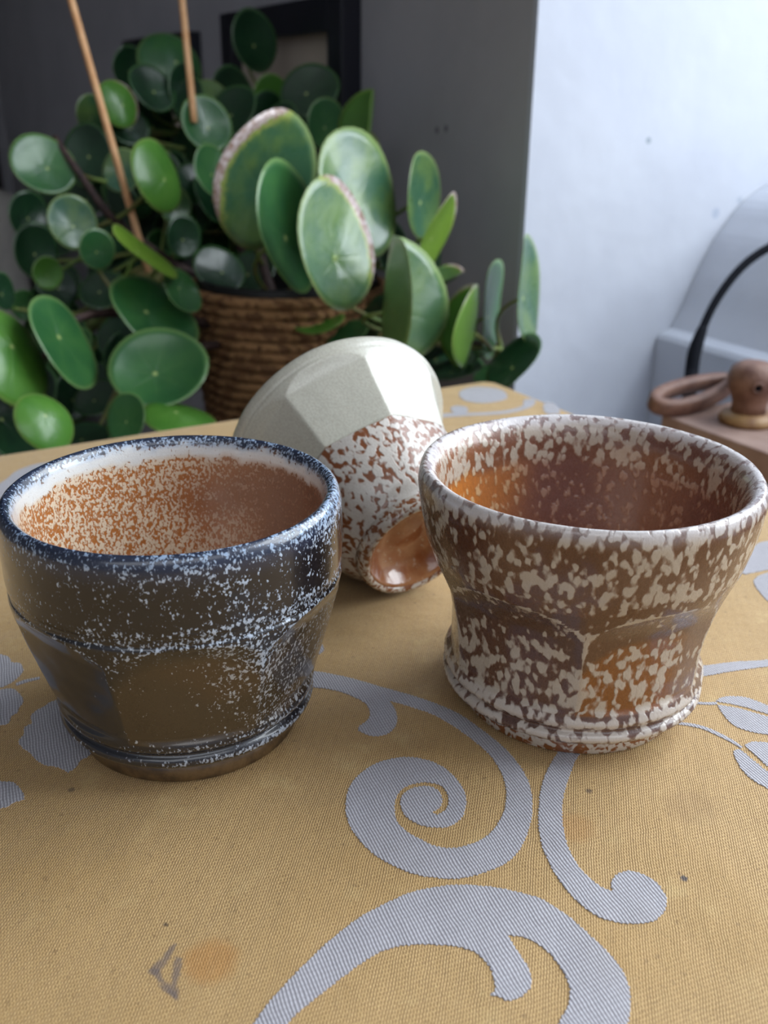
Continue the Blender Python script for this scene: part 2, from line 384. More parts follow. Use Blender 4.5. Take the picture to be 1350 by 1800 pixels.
# stems and leaf sprays at the right
motif([(1200, 1172), (1233, 1171), (1290, 1164), (1350, 1160), (1450, 1148), (1450, 1160), (1350, 1172), (1290, 1180), (1237, 1189), (1200, 1192)])
motif(Z3([(1075, 400), (1100, 382), (1140, 374), (1220, 378), (1300, 402), (1380, 440), (1480, 500), (1480, 520), (1380, 478), (1260, 440), (1160, 415)]))
motif(Z3([(1082, 418), (1110, 465), (1150, 510), (1200, 542), (1280, 565), (1350, 574), (1480, 580), (1480, 535), (1380, 492), (1260, 455), (1160, 430)]))
motif(Z3([(940, 398), (1010, 405), (1080, 404), (1080, 416), (1010, 417), (940, 410)]), jit=.0001)
motif(Z3([(840, 505), (930, 515), (1010, 532), (1100, 570), (1180, 615), (1215, 640), (1205, 648), (1170, 625), (1090, 584), (1000, 545), (920, 528), (840, 518)]), jit=.0001)
motif(Z3([(1225, 632), (1255, 617), (1300, 614), (1380, 622), (1500, 650), (1500, 850), (1420, 800), (1350, 745), (1290, 690)]))
motif(Z3([(1168, 672), (1180, 656), (1205, 655), (1260, 700), (1340, 765), (1420, 820), (1500, 870), (1500, 940), (1380, 875), (1270, 815), (1205, 750)]))
motif([(1325, 1022), (1340, 1010), (1370, 1005), (1420, 1015), (1420, 1070), (1360, 1062), (1336, 1042)])
motif([(1290, 1000), (1305, 985), (1325, 962), (1345, 952), (1400, 950), (1400, 992), (1345, 1003), (1310, 1010)])
# flowers at the left
motif(Z4([(-150, 130), (-60, 110), (0, 130), (40, 143), (52, 166), (90, 170), (105, 200), (92, 225), (70, 245), (40, 265), (0, 280), (-80, 290), (-150, 260)]))
motif(Z4([(-150, 300), (-60, 296), (0, 290), (50, 285), (82, 302), (106, 340), (88, 370), (76, 395), (52, 410), (40, 440), (0, 450), (-80, 440), (-150, 400)]))
motif(Z4([(70, 262), (110, 247), (180, 232), (180, 242), (115, 258), (75, 272)]), jit=.0001)
motif(Z4([(330, 330), (245, 340), (200, 366), (165, 384), (140, 412), (146, 440), (112, 460), (108, 492), (85, 520), (100, 550), (130, 570), (160, 602), (200, 630), (255, 638), (308, 664), (343, 640), (362, 610), (400, 590), (425, 545), (430, 430)]))
motif(Z4([(-150, 700), (-60, 690), (0, 704), (60, 710), (98, 748), (110, 785), (62, 800), (32, 820), (0, 826), (-80, 850), (-150, 830)]))
motif([(540, 1128), (556, 1126), (567, 1134), (568, 1145), (556, 1152), (540, 1150)])
# motifs at the back of the table
def Z6(l): return [(700 + x/3.375, 640 + y/3.375) for x, y in l]
motif(Z6([(360, 180), (380, 155), (440, 138), (520, 138), (600, 150), (640, 175), (640, 205), (590, 222), (510, 232), (430, 226), (380, 208)]), .0015)
motif(Z6([(235, 300), (330, 290), (310, 262), (345, 246), (400, 255), (415, 275), (400, 292), (560, 285), (680, 268), (740, 245), (745, 215), (800, 205), (815, 228), (770, 262), (660, 290), (540, 302), (400, 308), (235, 318)]), .0015)
motif(Z6([(860, 250), (880, 225), (930, 240), (960, 290), (900, 300), (870, 285)]), .0015)
motif([(0, 850), (30, 828), (70, 815), (110, 812), (90, 835), (40, 862), (0, 880), (-60, 900), (-60, 870)], .0015)

# ------------------------------------------------------------------ cups
def interp(prof, n):
    pts = smoothpts([Vector((r, z, 0)) for r, z in prof], 6)
    L = [0]
    for a, c in zip(pts, pts[1:]): L.append(L[-1] + (c-a).length)
    out = []; j = 0
    for i in range(n):
        s = L[-1]*i/(n-1)
        while j < len(L)-2 and L[j+1] < s: j += 1
        t = (s-L[j]) / max(L[j+1]-L[j], 1e-9); p = pts[j].lerp(pts[j+1], t); out.append((max(p.x, 0), p.y))
    return out
def cup_mesh(name, prof_out, prof_in, fac, colf, seg=300, wob=.0004, seed=1., nout=120, nin=60, kvar=True):
    """prof_out foot -> crest, prof_in crest -> inside centre. fac: (n, k, angle0, zb0, zb1, zt0, zt1)"""
    po = interp(prof_out, nout); pi = interp(prof_in, nin)[1:]
    rows = [(r, z, 0) for r, z in po] + [(r, z, 1) for r, z in pi]
    nf, k0, a0, zb0, zb1, zt0, zt1 = fac
    V = []; COL = []; DEN = []; SCL = []; SPC = []
    for r, z, ins in rows:
        for j in range(seg):
            th = 2*PI*j/seg; rr = r; edge = 0; fid = int(((th - a0 + PI/nf) % (2*PI)) / (2*PI/nf)); dl = 9
            dl = ((th - a0 + PI/nf) % (2*PI/nf)) - PI/nf
            if not ins and nf:
                hf = PI/nf; nd = (1 - math.cos(hf)/math.cos(dl)) / (1 - math.cos(hf))
                rise = 1 - sstep(zb0, zb1, z) if z < zb1 else max(0, min(1, (z-zt0)/(zt1-zt0)))**1.5
                kk = k0*lerp(.5, 1, sstep(zb1, lerp(zb1, zt0, .75), z)) if kvar else k0
                cut = r*(1 - kk*(nd - rise)) if nd > rise else r
                edge = max(0, 1 - abs(nd-rise)/.11) if rise < .97 else 0
                if cut < r: rr = cut
            w = mnoise.noise(Vector((math.cos(th)*1.3*seed, math.sin(th)*1.3, z*30 + seed*7)))
            w2 = mnoise.noise(Vector((math.cos(th)*6, math.sin(th)*6 + seed*3, z*220)))
            rr = max(0, rr + (w*wob + w2*wob*.25)*min(1, r/.02))
            zz = z + wob*1.4*mnoise.noise(Vector((math.cos(th)*.9, math.sin(th)*.9, seed*5)))*sstep(.03, .075, z)
            V.append((rr*math.cos(th), rr*math.sin(th), zz))
            c, d, sl = colf(z, th, ins, fid, dl, edge, r)
            COL.append(c); DEN.append(d); SPC.append(sl)
    nr = len(rows); Fc = []
    for i in range(nr-1):
        for j in range(seg):
            a = i*seg+j; b2 = i*seg+(j+1) % seg
            Fc.append((a, b2, b2+seg, a+seg))
    me = bpy.data.meshes.new(name); me.from_pydata(V, [], Fc)
    ca = me.color_attributes.new('base', 'FLOAT_COLOR', 'POINT'); ca.data.foreach_set('color', np.array([lin(c) for c in COL], dtype=np.float32).ravel())
    da = me.attributes.new('dens', 'FLOAT', 'POINT'); da.data.foreach_set('value', np.array(DEN, dtype=np.float32))
    ca = me.color_attributes.new('spotc', 'FLOAT_COLOR', 'POINT'); ca.data.foreach_set('color', np.array([lin(c) for c in SPC], dtype=np.float32).ravel())
    return me
def glaze(name, scale, stretch=(1, 1, 1), rough=.2, detail=1.2, soft=.045, dark=(60, 34, 22), coat=.6, bumpd=.00035, fine=.25, dropw=.45, halo_w=.25):
    t = NT(name); co = t.mapping(t.coord(), scale=stretch)
    base = t.attr('base', 'Color'); den = t.attr('dens'); spc = t.attr('spotc', 'Color')
    n1 = t.noise(co, scale, detail, .45, .5); n2 = t.noise(co, scale*.3, 2, .5); nf = t.noise(co, scale*3.2, 2, .6)
    wv = t.vmath('ADD', co, t.vmath('SCALE', t.vmath('SUBTRACT', t.noise(co, scale*1.5, 1, out=1), (.5, .5, .5)), sc=.7/scale))
    vo = t.add('ShaderNodeTexVoronoi', {'Vector': wv, 'Scale': scale*1.25, 'Smoothness': .5}, feature='SMOOTH_F1').outputs['Distance']
    drop = t.ramp(vo, .1, .85, .85, .15)
    nsum = t.math('ADD', t.math('MULTIPLY', n1, 1-dropw), t.math('MULTIPLY', drop, dropw))
    nsum = t.math('ADD', nsum, t.math('MULTIPLY', t.math('SUBTRACT', n2, .5), .25))
    nsum = t.math('ADD', nsum, t.math('MULTIPLY', t.math('SUBTRACT', nf, .5), fine))
    # dens .5 -> half covered ; dens 0 -> none ; dens 1 -> everything
    x = t.math('ADD', nsum, t.math('SUBTRACT', t.math('MULTIPLY', den, .7), .85))   # >0 spot
    m = t.ramp(x, -soft, soft)
    halo = t.ramp(x, -.16, 0.)
    bcol = t.mix(t.ramp(nf, .35, .7, 0, .35), base, t.mix(.55, base, lin(dark)))
    bcol = t.mix(t.math('MULTIPLY', halo, halo_w), bcol, t.mix(.5, bcol, lin((150, 96, 50))))
    scol = t.mix(t.ramp(nf, .3, .75, 0, .3), spc, t.mix(.5, spc, base))
    col = t.mix(m, bcol, scol)
    hgt = t.math('ADD', t.math('MULTIPLY', m, .6), t.math('MULTIPLY', nf, .35))
    nrm = t.bump(hgt, bumpd, .8)
    return t.fin(col, t.math('ADD', rough, t.math('MULTIPLY', nf, .15)), nrm, Coat_Weight=coat, Coat_Roughness=.12, Specular_IOR_Level=.5)

def cup(name, label, loc, rotz, me, mat, foot_prof, foot_mat, M=None, recess=None):
    t = tag(empty(name, G @ Vector(loc)), label, 'cup'); t.rotation_euler = (0, 0, rotz - R(30))
    if M is not None: t.matrix_world = M
    link('body', me, mat, t, True)
    b = lathe(foot_prof, 96); fr = obj('foot_ring', b, foot_mat, t, True)
    if recess: obj('foot_recess', lathe(recess[0], 96), recess[1], fr, True)['label'] = 'glossy copper brown hollow of the foot'
    return t

# --- dark cup (left)
def col_dark(z, th, ins, fid, dl, edge, r):
    n = mnoise.noise(Vector((math.cos(th)*2, math.sin(th)*2, z*60)))
    n3 = mnoise.noise(Vector((math.cos(th)*5+3, math.sin(th)*5, z*160)))
    n4 = mnoise.noise(Vector((math.cos(th)*14+3, math.sin(th)*14, z*420)))
    BW = (188, 202, 220)
    if ins:
        ca = math.cos(th - R(238)) + n*.35            # paler and more orange towards one side
        f = sstep(-.55, .75, ca)
        c = mixc((122, 78, 58), (172, 106, 54), f); sp = mixc((142, 100, 78), (214, 194, 168), f); d = .40 + .12*f + .08*n
        ringz = .5 + .5*math.sin(z*2300 + n3*2)
        d += (ringz-.5)*.14*sstep(.04, .068, z)
        t = sstep(.0700, .0722, z + n3*.0016 + n4*.001)
        c = mixc(c, (150, 104, 66), t); d = lerp(d, .86, t); sp = mixc(sp, (214, 214, 212), t)
        t = sstep(.0742, .0762, z + n3*.0012 + n4*.0008)
        return mixc(c, (36, 46, 66), t), lerp(d, .44, t), mixc(sp, (150, 168, 192), t)
    if z < .0175:
        c = mixc((66, 50, 34), (28, 30, 38), sstep(.006, .011, z))
        bead = max(0, math.cos((z-.0110)*2*PI/.0048))
        d = .18 + .26*bead*(.7+n) + .10*math.cos(th - R(60))
        return c, d, (168, 176, 188)
    if z < .0526:
        cols = [(68, 55, 38), (46, 38, 30), (54, 44, 32), (44, 46, 50), (50, 44, 38), (46, 46, 46), (30, 33, 40)]
        c = mixc(cols[fid % 7], (92, 68, 42), .45*sstep(-.1, .6, n)); d = [.17, .40, .36, .25, .25, .12, .06][fid % 7] + .10*n
        up = sstep(.0445, .0525, z + .010*(abs(dl)/R(25.7))**3)
        c = mixc(c, (22, 22, 28), up*.8); d = lerp(d, .34, up*.7)
        if fid == 0: d += .14*sstep(-.1, .35, dl)
        d = lerp(d, .74, edge*.8*max(0, .6 + .8*n3))
        return c, d, mixc((178, 180, 182), BW, up)
    side = math.cos(th - R(40))
    c = mixc((20, 20, 26), (34, 44, 66), sstep(.068, .075, z))
    c = mixc(c, (78, 66, 50), .6*sstep(.25, .6, n)*(1 - sstep(.062, .07, z)))
    d = .19 + .13*n + .12*n4 + .11*side + .18*sstep(.066, .077, z)
    if z < .0575: d += .10 + .06*side
    return c, d, mixc(BW, (150, 172, 200), sstep(.072, .077, z))
po = [(.0328, .0050), (.0342, .0070), (.0378, .0090), (.0389, .0106), (.0385, .0122), (.0374, .0133), (.0387, .0145), (.0393, .0160), (.0394, .0180), (.0406, .0220), (.0426, .0290), (.0447, .0370), (.0466, .0450), (.0477, .0505), (.0478, .0524), (.0471, .0533), (.0476, .0542), (.0472, .0550), (.0480, .0562), (.0482, .062), (.0483, .068), (.0482, .0725), (.0477, .0757), (.0467, .0775), (.0456, .0780)]
pi_ = [(.0456, .0780), (.0444, .0774), (.0435, .0756), (.0430, .073), (.0425, .069), (.0418, .063), (.0400, .053), (.0375, .042), (.0345, .030), (.031, .020), (.025, .0135), (.015, .0112), (.0004, .0105)]
me = cup_mesh('dark_cup', po, pi_, (7, .074, 0., .0166, .0190, .0440, .0528), col_dark, seed=1.0)
M_DARK = glaze('dark_ash_glaze', 1000, (1, 1, .75), .16, 1.5, .07, (14, 14, 18), .8, .0002, .25, .3, .04)
FOOTP = [(.0, .0035), (.026, .0035), (.0285, .0012), (.0300, 0), (.0322, 0), (.0332, .0008), (.0333, .003), (.0335, .0062), (.0, .0066)]
M_FOOT1 = plain('brown_foot_clay', (108, 84, 54), .45, (70, 52, 34), 160, .0003, 500, Coat_Weight=.2)
cup('faceted_cup', 'dark blue black faceted cup with orange speckled inside, standing at left', (-.0603, .2561, .00025), R(-76.8), me, M_DARK, FOOTP, M_FOOT1)

def speckle():
    t = NT('speckled_foot_glaze'); co = t.coord(); n1 = t.noise(co, 480, 1, .5, .5)
    col = t.mix(t.ramp(n1, .42, .56), lin((128, 76, 42)), lin((196, 186, 174)))
    return t.fin(col, .25, t.bump(n1, .0003), Coat_Weight=.5)
# --- brown cup (right)
def col_brown(z, th, ins, fid, dl, edge, r):
    n = mnoise.noise(Vector((math.cos(th)*2.2, math.sin(th)*2.2+9, z*55)))
    n3 = mnoise.noise(Vector((math.cos(th)*5+3, math.sin(th)*5, z*160)))
    CR = (182, 170, 155)
    if ins:
        f = sstep(-.15, .9, math.cos(th - R(255)) + n*.25)     # orange flash on one side of the inner wall
        c = mixc((118, 82, 74), (190, 116, 50), f); d = .34 + .08*n; sp = mixc((158, 126, 110), (206, 170, 120), f)
        t = sstep(.0635, .0675, z + n3*.0025)
        c = mixc(c, (112, 74, 58), t*.7); d = lerp(d, .52 + n*.16, t); sp = mixc(sp, CR, t)
        t = sstep(.0762, .0788, z + n3*.0008)
        return mixc(c, (150, 134, 134), t), lerp(d, .66, t), mixc(sp, (204, 198, 198), t)
    if z < .0175:
        bead = .5 + .5*math.cos((z-.0104)*2*PI/.0048)
        return mixc((84, 58, 48), (106, 82, 74), sstep(-.3, .5, n)), .40 + .26*bead + .15*n, (192, 182, 172)
    if z < .0533:
        cols = [(126, 74, 28), (88, 56, 46), (104, 64, 36), (98, 64, 40), (94, 60, 42), (88, 58, 48)]
        c = cols[fid % 6]; d = [.46, .53, .5, .5, .5, .53][fid % 6] + .12*n
        up = sstep(.0400, .0440, z + .010*(abs(dl)/R(30))**3 + n3*.0012)
        c = mixc(c, (84, 58, 46), up*.8); d = lerp(d, .22, up*.85)
        if fid == 0 and dl > 0: c = mixc(c, (118, 96, 88), sstep(.12, .36, dl)*.8); d -= .14*sstep(.12, .36, dl)
        d = lerp(d, .95, edge*.85)
        return c, d, CR
    c = mixc((88, 52, 32), (104, 74, 58), sstep(-.3, .4, n)); d = .45 + .18*n + .08*n3
    if z < .0565: d -= .15
    t = sstep(.0748, .0785, z + n3*.0010)
    return mixc(c, (138, 122, 118), t), lerp(d, .62, t), mixc(CR, (206, 200, 198), t)
po = [(.0345, .0046), (.0362, .0062), (.0402, .0080), (.0417, .0097), (.0413, .0112), (.0400, .0123), (.0411, .0136), (.0416, .0150), (.0410, .0164), (.0405, .0185), (.0408, .0240), (.0416, .0320), (.0430, .0400), (.0447, .0470), (.0463, .0520), (.0478, .0560), (.0489, .0600), (.0500, .0655), (.0508, .0710), (.0512, .0750), (.0509, .0780), (.0502, .0797), (.0493, .0802)]
pi_ = [(.0493, .0802), (.0480, .0797), (.0464, .0782), (.0450, .0755), (.0441, .072), (.0434, .066), (.0418, .056), (.0390, .045), (.0355, .032), (.031, .020), (.025, .0140), (.015, .0118), (.0004, .011)]
me = cup_mesh('brown_cup', po, pi_, (6, .066, 0., .0170, .0192, .0430, .0532), col_brown, seed=2.3)
M_BROWN = glaze('salt_glaze_brown', 350, (1, 1, .66), .2, .0, .085, (78, 44, 28), .55, .0003, .06, .5)
FOOTP2 = [(.0, .0035), (.027, .0035), (.0300, .0012), (.0315, 0), (.0340, 0), (.0350, .0008), (.0352, .003), (.0354, .0056), (.0, .0060)]
cup('faceted_cup', 'mottled brown and cream salt glazed cup with flared rim, standing at right', (.0614, .2725, .00025), R(-98+30), me, M_BROWN, FOOTP2, speckle())

# --- pale cup lying on its side
def col_pale(z, th, ins, fid, dl, edge, r):
    n = mnoise.noise(Vector((math.cos(th)*2.2, math.sin(th)*2.2+9, z*55)))
    if ins: return (168, 166, 150), .0, (190, 188, 176)
    lim = .0368 + .0008*n - .0016*(1-(dl/R(22.5))**2)
    t = sstep(lim, lim+.0006, z)
    c = mixc((122, 68, 34), (192, 190, 176), t); d = lerp(.57 + .10*n, .0, t)
    return c, d, (200, 194, 186)
po = [(.0238, .0050), (.0240, .0064), (.0250, .0082), (.0276, .0115), (.0308, .0170), (.0332, .0235), (.0350, .0305), (.0360, .0350), (.0370, .0380), (.0390, .0440), (.0420, .0530), (.0452, .0610), (.0474, .0665), (.0478, .0675), (.0476, .0682), (.0484, .0690), (.0488, .0715), (.0484, .0735), (.0474, .0744), (.0466, .0745)]
pi_ = [(.0466, .0745), (.0456, .074), (.0448, .0725), (.0432, .068), (.038, .057), (.033, .044), (.029, .033), (.024, .023), (.018, .0165), (.010, .0140), (.0004, .0135)]
me = cup_mesh('pale_cup', po, pi_, (8, .062, 0., .0352, .0376, .0620, .0672), col_pale, seed=3.7, kvar=False)
M_PALE = glaze('celadon_and_salt_glaze', 440, (1, 1, .7), .24, .2, .07, (96, 54, 32), .5, .0003, .1, .25)
def copper():
    t = NT('copper_foot_glaze'); co = t.coord()
    sp = t.noise(co, 500, 2); rad = t.wave(t.mapping(co), 200, 1.5, 1, 2, 'X')
    col = t.mix(t.ramp(t.noise(co, 120, 3), .35, .65), lin((156, 92, 52)), lin((178, 124, 84)))
    col = t.mix(t.ramp(sp, .62, .7, 0, .5), col, lin((206, 186, 166)))
    return t.fin(col, .18, t.bump(t.noise(co, 300, 2), .0003), Coat_Weight=.8, Coat_Roughness=.08)
FOOTP3 = [(.0196, .0030), (.0203, .0010), (.0211, .0002), (.0220, 0), (.0231, .0006), (.0238, .0025), (.0240, .0060), (.0196, .0062)]
RECESS3 = [(.0, .0104), (.005, .0100), (.0066, .0107), (.0100, .0102), (.0145, .0088), (.0176, .0058), (.0194, .0024), (.0203, .0009), (.0206, .0014), (.0200, .0030), (.0180, .0066), (.015, .0098), (.0, .0118)]
tau = R(20.2); yaw = R(-61-30)
adir = Vector((math.cos(yaw)*math.cos(tau), math.sin(yaw)*math.cos(tau), -math.sin(tau)))    # rim -> foot
zax = -adir; xax = Vector((0, 0, 1)).cross(zax).normalized(); yax = zax.cross(xax)
fc = atz(737, 967, .0238*math.cos(tau) - .002*math.sin(tau) + .0019)
ML = Matrix((xax.to_4d(), yax.to_4d(), zax.to_4d(), (0, 0, 0, 1))).transposed()
for i in range(3): ML[3][i] = 0
ML = Matrix.Translation(fc) @ ML @ Matrix.Rotation(R(67), 4, 'Z')
cup('faceted_cup', 'pale celadon faceted cup lying on its side behind the two standing cups', (0, 0, 0), 0, me, M_PALE, FOOTP3, speckle(), ML, (RECESS3, copper()))

# ------------------------------------------------------------------ things on the window sill
b = bmesh.new(); box(b, .503, .600, .02, .476, -.045, -.025, ROOM, .002)
tag(obj('wooden_board', b, M_PLANK), 'pinkish brown wooden board on the white window sill', 'board')
lt = tag(empty('knob_fitting', atz(1312, 742, -.025)), 'rusty brown knob fitting with a loop handle lying on the wooden board', 'fitting')
S = .00041
b = lathe([(0, 0), (.0185, 0), (.0195, .003), (.0175, .0065), (.0125, .008), (0, .008)], 32); obj('base', b, M_RUST2, lt, True)
b = lathe([(0, .007), (.012, .0075), (.0115, .014), (.0135, .020), (.0165, .026), (.0172, .033), (.0150, .039), (.0095, .0425), (0, .0432)], 32); kn = obj('knob', b, M_RUST, lt, True)
d = (EYE - lt.location); d.z = 0; d.normalize(); d = Matrix.Rotation(R(14), 3, 'Z') @ d
cpt = d * .0163 + Vector((0, 0, .029))
q = d.to_track_quat('Z', 'Y').to_matrix().to_4d() if hasattr(Matrix, 'to_4d') else d.to_track_quat('Z', 'Y').to_matrix().to_4x4()
b = lathe([(0, -.002), (.0042, -.002), (.0042, .0012), (.0026, .0016), (.0022, -.0008), (0, -.0008)], 20, None, Matrix.Translation(cpt) @ q); obj('rivet', b, M_RUST, kn, True)
b = lathe([(0, -.0004), (.0021, -.0004), (.0021, .0006), (0, .0008)], 16, None, Matrix.Translation(cpt) @ q); obj('rivet_hole_shade', b, M_CABLE, kn, True)  # solid black disc; the shade inside the hole is put into its colour
# loop: long flattened ring reaching to the left
A = atd(1282, 694, .735) - lt.location; B = atd(1148, 722, .685) - lt.location; A.z = max(A.z, .012); B.z = max(B.z, .0075)
mid = (A+B)/2; u = (A-B); half = u.length/2; u.normalize(); side = (Vector((0, 0, 1)).cross(u)).normalized()
up = u.cross(side).normalized(); side = (side + up*.25).normalized()
b = bmesh.new(); rings = []
for k in range(40):
    a = 2*PI*k/40; ca, sa = math.cos(a), math.sin(a)
    cpos = mid + u*ca*half*.92 + side*sa*half*.24*(1-.25*ca)
    rad = (u*ca*.5 + side*sa).normalized(); nz = u.cross(side).normalized()
    rings.append([b.verts.new(cpos + rad*x*.0046 + nz*y*.0058) for x, y in ((-1, -.7), (-.6, -1), (.6, -1), (1, -.7), (1, .7), (.6, 1), (-.6, 1), (-1, .7))])
for k in range(40):
    a, c = rings[k], rings[(k+1) % 40]
    for j in range(8): b.faces.new((a[j], a[(j+1) % 8], c[(j+1) % 8], c[j]))
obj('loop_handle', b, M_RUST, lt, True)
b = tube([A + u*-.004, A + u*.006, Vector((0, 0, .022)) + (A*.5), Vector((0, 0, .024))], [.0045, .0055, .007, .006], 10); obj('neck', b, M_RUST, lt, True)
# black cable arching over the sill
ck = [(1212, 690, .80), (1216, 650, .80), (1222, 615, .80), (1236, 575, .80), (1258, 530, .80), (1290, 485, .80), (1325, 452, .80), (1370, 428, .80), (1440, 415, .80), (1520, 440, .80), (1590, 520, .80), (1620, 620, .80), (1625, 676, .80)]
pts = [atd(*c) for c in ck]; pts.insert(0, Vector((pts[0].x, pts[0].y, -.125)))
cb = tag(obj('black_cable', tube(smoothpts(pts, 6), .0036, 10), M_CABLE, None, True), 'thin black cable arching up from the white window sill', 'cable')
obj('cable_sleeve', tube(smoothpts(pts[:5], 5), [.0056]*16 + [.0054, .0050, .0046, .0042, .0038], 12), M_CABLE, cb, True)

# ------------------------------------------------------------------ potted plant
plant = tag(empty('potted_plant', G @ Vector((-.088, .878, -.17))), 'large leafy plant with round green leaves in a brown rope basket', 'plant')
PO = Vector(plant.location)
def L(v): return Vector(v) - PO
def rope_mat():
    t = NT('rope_coil'); co = t.coord(); 
    w = t.wave(t.mapping(co, scale=(1, 1, .4)), 60, 4, 2, 3, 'DIAGONAL'); n = t.noise(co, 90, 3)
    col = t.mix(t.ramp(w, .2, .8), lin((120, 84, 54)), lin((176, 132, 88)))
    col = t.mix(t.ramp(n, .4, .7, 0, .6), col, lin((146, 104, 66)))
    return t.fin(col, .85, t.bump(w, .0012))
M_ROPE = rope_mat()
bk = empty('basket'); bk.parent = plant
NCO = 22; ch_ = .0091
for i in range(NCO):
    z = ch_*(i+.5); r = .070 + .016*(i/(NCO-1))
    tor = [(r + math.cos(2*PI*k/8)*.0044, z + math.sin(2*PI*k/8)*.0049) for k in range(8)]
    obj('rope_coil', lathe(tor, 56, close=True), M_ROPE, bk, True)
zt = ch_*NCO
obj('liner', lathe([(0, .006), (.066, .006), (.0795, zt-.002), (.0805, zt+.006), (.0775, zt+.006), (.075, zt-.03), (0, zt-.03)], 48), M_LINER, plant, True)
obj('soil', lathe([(0, zt-.026), (.05, zt-.024), (.0745, zt-.029)], 40), M_SOIL, plant, True)
# small stand under the basket
st = tag(empty('plant_stand', (PO.x, PO.y, FL)), 'dark low wooden stand under the rope basket', 'stand')
b = lathe([(0, PO.z-FL-.025), (.13, PO.z-FL-.025), (.135, PO.z-FL-.02), (.135, PO.z-FL-.003), (.13, PO.z-FL), (0, PO.z-FL)], 40); obj('stand_top', b, M_DOOR, st)
for k in range(3):
    a = 2*PI*k/3 + .4; obj('leg', tube([(math.cos(a)*.13, math.sin(a)*.13, 0), (math.cos(a)*.09, math.sin(a)*.09, PO.z-FL-.022)], [.011, .014], 10), M_DOOR, st, True)

TR = []
def trunk(ks, r0, r1):
    pts = smoothpts([atd(*k) for k in ks], 6); n = len(pts)
    obj('stem', tube([L(p) for p in pts], [lerp(r0, r1, i/(n-1)) for i in range(n)], 8), M_STEM, plant, True)
    TR.extend(pts)
trunk([(510, 600, .87), (500, 560, .85), (480, 520, .84), (455, 440, .85), (430, 350, .88)], .0055, .004)
trunk([(470, 590, .88), (400, 510, .88), (300, 460, .87), (200, 385, .82), (150, 320, .81), (95, 240, .81)], .005, .0025)
trunk([(520, 590, .88), (590, 550, .86), (650, 480, .84), (660, 400, .84)], .005, .003)
trunk([(480, 590, .90), (430, 450, .92), (370, 320, .95), (300, 160, .97), (250, 140, .97)], .005, .003)
trunk([(440, 400, .94), (460, 280, .98), (470, 180, 1.0)], .004, .003)
trunk([(560, 590, .86), (680, 600, .83), (790, 600, .80), (880, 610, .77)], .004, .002)
trunk([(440, 590, .86), (320, 560, .80), (200, 550, .74), (120, 570, .70), (60, 660, .68)], .0045, .0025)
trunk([(420, 600, .84), (300, 620, .78), (220, 660, .72)], .004, .0025)

def leaf_mat(name, c, c2, edge, back, rough=.24, transl=.25):
    t = NT(name); uv = t.attr('leafuv', 'Vector'); tip = t.attr('tip')
    sep = t.add('ShaderNodeSeparateXYZ', {0: uv}); r2 = t.attr('rad')
    rnd = t.add('ShaderNodeObjectInfo').outputs['Random']
    ang = t.math('ARCTAN2', sep.outputs[0], sep.outputs[1])
    rr = t.vmath('LENGTH', uv)
    co = t.coord(); n = t.noise(co, 45, 3); nf = t.noise(co, 260, 2)
    vein = t.math('POWER', t.math('ABSOLUTE', t.math('COSINE', t.math('ADD', t.math('MULTIPLY', ang, 3.5), t.math('MULTIPLY', n, 1.2)))), 26.)
    vein = t.math('MULTIPLY', vein, t.ramp(rr, .05, .9, 1, .15))
    col = t.mix(t.ramp(n, .35, .7), lin(c), lin(c2))
    col = t.mix(t.ramp(rnd, 0, 1, 0, .35), col, lin(c2))
    col = t.mix(t.math('MULTIPLY', vein, .10), col, lin(edge))
    col = t.mix(t.ramp(r2, .90, 1., 0, .8), col, lin(edge))
    col = t.mix(t.ramp(rr, .02, .075, .9, 0), col, lin((190, 210, 130)))
    tm = t.math('ADD', tip, t.math('MULTIPLY', t.math('SUBTRACT', nf, .5), .5))
    col = t.mix(t.ramp(tm, .28, .48, 0, .6), col, lin((168, 176, 84)))
    col = t.mix(t.ramp(tm, .52, .62), col, t.mix(t.ramp(nf, .35, .65), lin((216, 202, 202)), lin((156, 126, 114))))
    bf = t.add('ShaderNodeNewGeometry').outputs['Backfacing']
    side = t.attr('under'); col = t.mix(side, col, t.mix(.6, col, lin(back)))
    nrm = t.bump(t.math('ADD', t.math('MULTIPLY', vein, -.2), t.math('MULTIPLY', n, 1.)), .0016, .6)
    t.fin(col, t.math('ADD', rough, t.math('MULTIPLY', t.math('ADD', nf, t.math('MULTIPLY', side, .5)), .16)), nrm, Specular_IOR_Level=.6, Coat_Weight=.35, Coat_Roughness=.12)
    tr = t.add('ShaderNodeBsdfTranslucent', {'Color': t.mix(.5, col, lin((150, 190, 40)))})
    ms = t.add('ShaderNodeMixShader', {0: transl, 1: t.p.outputs[0], 2: tr.outputs[0]})
    t.t.links.new(ms.outputs[0], t.out.inputs[0]); return t.m
LM = {'d': leaf_mat('leaf_dark_shaded', (22, 54, 34), (30, 68, 40), (84, 128, 72), (66, 104, 62), .26, .10),  # dark green, with the shade inside the crown put into the colour
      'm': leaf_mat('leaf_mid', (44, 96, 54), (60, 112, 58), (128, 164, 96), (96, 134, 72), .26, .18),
      'b': leaf_mat('leaf_bright', (74, 130, 48), (92, 146, 56), (150, 184, 96), (120, 152, 70), .24, .28),
      'g': leaf_mat('leaf_grey', (54, 98, 74), (98, 128, 70), (150, 172, 110), (108, 138, 84), .22, .15),
      'y': leaf_mat('leaf_lime', (112, 150, 44), (128, 164, 54), (164, 190, 96), (128, 158, 56), .34, .35)}
rnd = random.Random(11)
